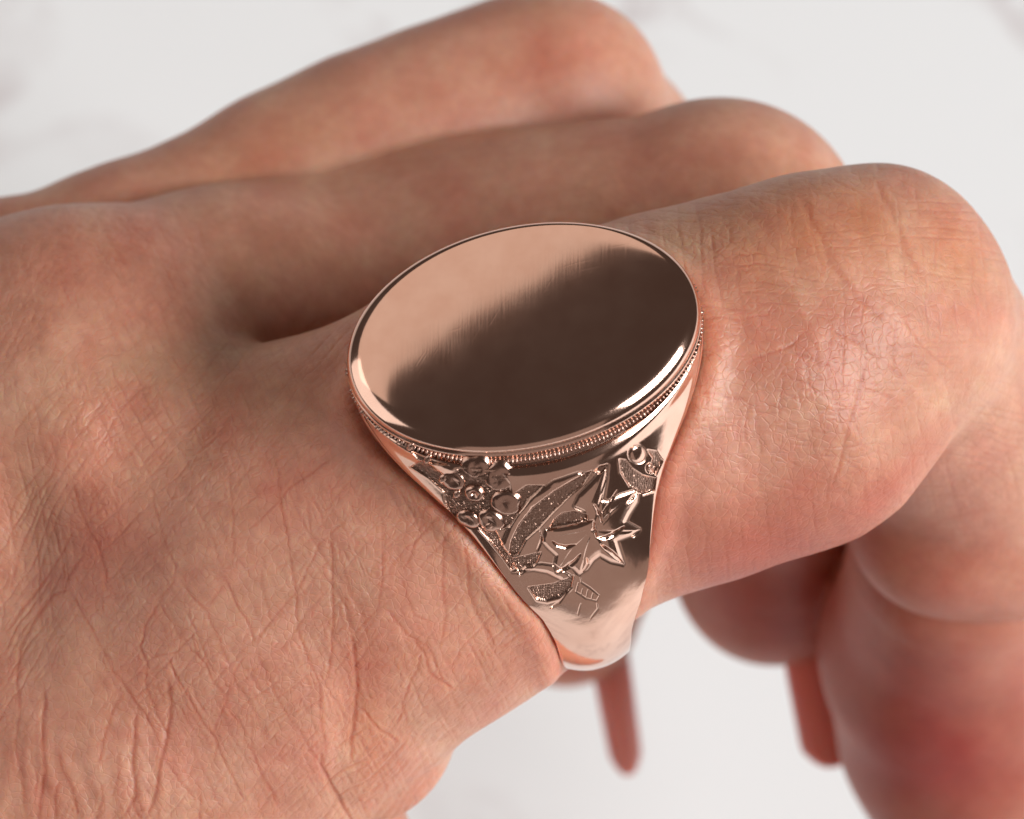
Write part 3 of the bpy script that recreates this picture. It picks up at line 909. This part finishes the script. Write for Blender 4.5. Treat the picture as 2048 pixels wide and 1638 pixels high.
def engraving(pp):
    h = np.zeros(len(pp)); gm = np.zeros(len(pp))
    m = (pp[:, 0] > 780) & (pp[:, 0] < 1420) & (pp[:, 1] > 840) & (pp[:, 1] < 1290)
    I = np.nonzero(m)[0]; P = pp[I]
    hh = np.zeros(len(P)); gg = np.zeros(len(P))
    e1, c1 = voro(P[:, 0] / 4.6, P[:, 1] / 4.6, 77)
    # polished leaf in relief: each lobe rises to a soft ridge, with a dark outline
    for pg in LEAF:
        s = polysdf(P, pg)
        up = smooth(3.5, -6.0, s)
        hh = hh + up * 0.05 + 0.045 * smooth(0, -18, s)
        ol = np.exp(-((s - 2.5) / 1.9) ** 2)
        hh = hh - ol * 0.030
        gg = np.maximum(gg, ol * .85)
    for pl in VEIN:
        mm_, d_, a_ = polydist(P, pl, 9)
        if len(mm_):
            dep = np.clip(1 - d_ / 4.5, 0, 1) * np.sin(np.pi * np.clip(a_, .04, .96)) ** .5
            hh[mm_] -= dep * 0.030
    fd = np.hypot((P[:, 0] - FLW[0]), (P[:, 1] - FLW[1]))
    fr = 1 - smooth(62, 70, fd)
    hh = hh - fr * 0.10 + fr * (smooth(0, .5, e1) - .5) * .04
    gg = np.maximum(gg, fr * .9)
    leafmask = np.zeros(len(P))
    for pg in LEAF:
        leafmask = np.maximum(leafmask, smooth(1.0, -2.0, polysdf(P, pg)))
    for pg in REC:
        s = polysdf(P, pg)
        w_ = (1 - smooth(-3.0, 1.0, s)) * (1 - leafmask)
        wall = np.exp(-((s - 1.6) / 1.7) ** 2)
        stip = (smooth(0, .5, e1) - .5) * 0.034
        hh = np.where(w_ > 0, np.minimum(hh, w_ * (-0.11 + stip)), hh) + wall * 0.012
        gg = np.maximum(gg, w_ * (0.9 - 0.35 * smooth(.1, .6, e1)))
    for w0, pl in CUT:
        mm_, d_, a_ = polydist(P, pl, w0 * 2.5)
        if not len(mm_):
            continue
        w1 = w0 * np.sqrt(np.clip(np.sin(np.pi * np.clip(a_, .02, .98)), .05, 1))
        dep = np.clip(1 - d_ / w1, 0, 1)
        hh[mm_] = np.minimum(hh[mm_], hh[mm_] - dep * 0.020 * w0)
        if w0 <= 2:
            gg[mm_] = np.maximum(gg[mm_], smooth(0, .6, dep) * .8)
    for cx, cy, rr, am in BUMP:
        c_ = cv([(cx, cy)])[0]; r_ = rr / 2.925
        d_ = np.hypot(P[:, 0] - c_[0], P[:, 1] - c_[1]) / r_
        hh = hh + np.clip(1 - d_ ** 2, 0, 1) ** .7 * am - np.exp(-((d_ - 1.12) / .12) ** 2) * 0.05
        gg = np.maximum(gg, np.exp(-((d_ - 1.12) / .14) ** 2) * .7)
    # nicks cut across the left border of the shoulder
    h[I] = hh; gm[I] = gg
    return h, gm


def grid_faces(a, b, base=0, flip=False):
    i, j = np.meshgrid(np.arange(a - 1), np.arange(b - 1), indexing='ij')
    p = (base + i * b + j).ravel()
    f = np.stack([p, p + 1, p + b + 1, p + b], 1)
    return f[:, ::-1] if flip else f


VV = []; FF = []; GG = []; base = 0
for side, nt_, ns_, en in ((1, 400, 560, True), (-1, 110, 160, False)):
    P, gm, s = shoulder(nt_, ns_, side, en)
    VV.append(P.reshape(-1, 3)); GG.append(gm.ravel()); FF.append(grid_faces(nt_, ns_, base, side > 0)); base += nt_ * ns_
    # side walls and the inside of the band, built from the edge curves
    ph = np.pi * s
    Wp = pch(ph, PH, WH); of = np.interp(ph, PH, OF)
    rows = []
    redge = {}
    for sg, row in ((1, P[0]), (-1, P[-1])):
        rel = row - RO
        redge[sg] = np.hypot(rel @ vq, rel @ vn)
    prof = []
    k0 = []
    for sg in (1, -1):
        re = redge[sg]
        seq = [(0.0, re), (0.03, re - 0.05), (0.05, re - 0.14), (0.05, (re + RI) / 2), (0.02, RI + 0.16), (-0.10, RI + 0.03), (-0.28, RI - 0.01)]
        prof.append([(sg * (Wp + dw) + of, np.broadcast_to(rr_, Wp.shape)) for dw, rr_ in seq])
    inner = prof[0] + [(f_ * (Wp - 0.28) + of, np.full(Wp.shape, RI - 0.02)) for f_ in (0.5, 0, -0.5)] + prof[1][::-1]
    A_ = np.stack([R3(a_, side * np.sin(ph) * r_, np.cos(ph) * r_) for a_, r_ in inner])
    VV.append(A_.reshape(-1, 3)); GG.append(np.zeros(A_.shape[0] * A_.shape[1]))
    FF.append(grid_faces(len(inner), ns_, base, side < 0)); base += len(inner) * ns_
band = link_mesh('band', np.concatenate(VV), np.concatenate(FF).tolist(), M_BAND, ring, ring_base)
a_ = band.data.attributes.new('grime', 'FLOAT', 'POINT')
a_.data.foreach_set('value', np.concatenate(GG).astype(np.float32))
band.data.set_sharp_from_angle(angle=math.radians(50))

# the oval face: a slightly domed plate with a broad rounded edge
nth = 260
th = np.linspace(0, 2 * np.pi, nth, endpoint=False)
rings = []
top = RH + 0.62
EV = 0.85
for k in range(1, 71):
    f = math.sin(k / 70 * math.pi / 2)
    f = 1 - (1 - k / 70) ** 1.7
    pw = 14 - 9.3 * np.sin(th - 0.25)
    z_ = top - 0.30 * f ** 2 - EV * (1 - np.sqrt(np.maximum(0, 1 - f ** pw)))
    rings.append((RA * f, RB * f, z_))
z2 = top - 0.30 - EV
for dz, dr in ((0.06, 0.0), (0.10, -0.05), (0.14, -0.07), (0.20, -0.05), (0.24, 0.02), (0.5, 0.03), (1.3, 0.0)):
    rings.append((RA + dr, RB + dr, z2 - dz))
VV = [R3([0], [0], [top])]
for a_r, b_r, z_ in rings:
    VV.append(R3(a_r * np.cos(th), b_r * np.sin(th), np.broadcast_to(z_, (nth,))))
FF = [(0, 1 + (j + 1) % nth, 1 + j) for j in range(nth)]
for i in range(len(rings) - 1):
    for j in range(nth):
        p = 1 + i * nth + j; q_ = 1 + i * nth + (j + 1) % nth
        FF.append((p, q_, q_ + nth, p + nth))
plate = link_mesh('oval_face', np.concatenate(VV), FF, M_FACE, ring, RO + vn * RH)

# milled bead border in the groove
bm = bmesh.new()
nb = 215
tt = np.linspace(0, 2 * np.pi, 4000)
arc = np.concatenate([[0], np.cumsum(np.hypot(np.diff(RA * np.cos(tt)), np.diff(RB * np.sin(tt))))])
for k in range(nb):
    t = np.interp(arc[-1] * k / nb, arc, tt)
    y0 = RB * abs(math.sin(t)); ph0 = math.atan2(y0, HB); r0 = math.hypot(y0, HB)
    e = 0.36
    ph = ph0 + e / r0
    Wp = pch(np.array([ph]), PH, WH)[0]; W0 = pch(np.array([ph0]), PH, WH)[0]
    s_ = (ph - ph0) / (math.pi - ph0)
    ax_ = math.cos(t) * (Wp + (RA * .995 - W0) * (1 - s_) ** 14)
    g_ = max(0, 1 - s_ / .34) ** 2.0
    r = RR + (r0 - RR) * g_ - 0.16
    sg = 1 if math.sin(t) >= 0 else -1
    c = R3([ax_], [sg * math.sin(ph) * r], [math.cos(ph) * r])[0]
    rad_dir = (vn * math.cos(ph) + vq * sg * math.sin(ph))
    tang = -math.sin(t) * RA * va + math.cos(t) * RB * vq; tang /= np.linalg.norm(tang)
    out = np.cross(tang, rad_dir); out /= np.linalg.norm(out)
    j = 0.7 + 0.5 * (math.sin(k * 12.9898) * 43758.5 % 1)
    r += 0.05 * ((math.sin(k * 4.1) * 9137.3 % 1) - .5)
    res = bmesh.ops.create_icosphere(bm, subdivisions=1, radius=1)
    for v in res['verts']:
        q_ = c + tang * v.co.x * 0.095 * j + out * v.co.y * 0.20 * j + rad_dir * v.co.z * 0.12 * j
        v.co = Vector(q_)
Vb = np.array([v.co[:] for v in bm.verts]); Fb = [[v.index for v in f.verts] for f in bm.faces] if bm.verts.index_update() is None else []
bm.free()
bead = link_mesh('bead_border', Vb, Fb, M_MILL, ring, RO + vn * HB)
bead['kind'] = 'stuff'


# raised flower on the left of the shoulder: petals and a punched centre, sitting on the metal
def shoulder_point(px, py):
    """point of the shoulder under the given direction, its outward normal"""
    if 'pp' not in NEAR:
        NEAR['pp'] = proj(NEAR['P'])
    k = np.hypot(NEAR['pp'][:, 0] - px, NEAR['pp'][:, 1] - py).argmin()
    G = NEAR['P'].reshape(400, 560, 3)
    i, j = min(max(k // 560, 4), 395), min(max(k % 560, 4), 555)
    nn = np.cross(G[i + 4, j] - G[i - 4, j], G[i, j + 4] - G[i, j - 4]); nn /= np.linalg.norm(nn)
    rad = NEAR['P'][k] - RO; rad -= va * (rad @ va)
    return NEAR['P'][k], nn * np.sign(nn @ rad)


def blob(name, px, py, ra_, rb_, rot, hgt, parent, dent=0.0, lift=0.0, mat=None, heart=0.0):
    c, nn = shoulder_point(px, py)
    u = va - nn * (va @ nn); u /= np.linalg.norm(u); v = np.cross(nn, u)
    cc, ss = math.cos(rot), math.sin(rot)
    u, v = u * cc + v * ss, -u * ss + v * cc
    VV = []; nr, na = 9, 26
    VV.append(c + nn * (hgt - dent + lift))
    for i in range(1, nr + 1):
        f = i / nr
        for j in range(na):
            a = 2 * math.pi * j / na
            z = hgt * (1 - f ** 4) - dent * math.exp(-(f / .35) ** 2) - (0.12 if i == nr else 0) + lift
            z += 0.015 * math.sin(5 * a + i) * f
            w_ = f * (1 + heart * math.cos(a) - heart * .9 * math.exp(-(a if a < math.pi else 2 * math.pi - a) ** 2 / .16))
            VV.append(c + u * math.cos(a) * w_ * ra_ + v * math.sin(a) * w_ * rb_ + nn * z)
    FF = [(0, 1 + (j + 1) % na, 1 + j)[::-1] for j in range(na)]
    for i in range(nr - 1):
        for j in range(na):
            p = 1 + i * na + j; q_ = 1 + i * na + (j + 1) % na
            FF.append((p, p + na, q_ + na, q_))
    return link_mesh(name, np.array(VV), FF, mat or M_PETAL, parent, c)


fc, fn = shoulder_point(*cv([(450, 490)])[0])
flower = blob('flower', FLW[0] - 6, FLW[1] - 3, .50, .46, 0, .16, ring, dent=.22)
flower.name = 'flower'
flower.data.name = 'flower'
flo_loc = flower.location.copy()


def child_of_flower(o):
    w = o.location.copy()
    o.parent = flower
    o.location = w - flo_loc
    return o


for dx, dy, ra_, rb_ in ((38, -30, .95, .74), (48, 16, .86, .68), (22, 48, .80, .62), (-18, 46, .60, .60), (-2, -50, .70, .72), (-44, -26, .74, .62)):
    L_ = math.hypot(dx, dy)
    o_ = blob('petal', FLW[0] + dx, FLW[1] + dy, ra_ * .95, rb_ * .95, math.atan2(-dy, dx), .11, ring, dent=.05, lift=-.03, heart=.34)
    child_of_flower(o_)
# small leaves nicked into the left border of the shoulder
for cx, cy, ra_, rb_, rot in ((60, 215, .34, .17, .9), (160, 290, .36, .18, .9), (250, 400, .34, .2, .9), (330, 490, .3, .18, .9),
                              (520, 680, .36, .2, .8)):
    blob('border_leaf', *cv([(cx, cy)])[0], ra_, rb_, rot, .13, ring, lift=-.02)
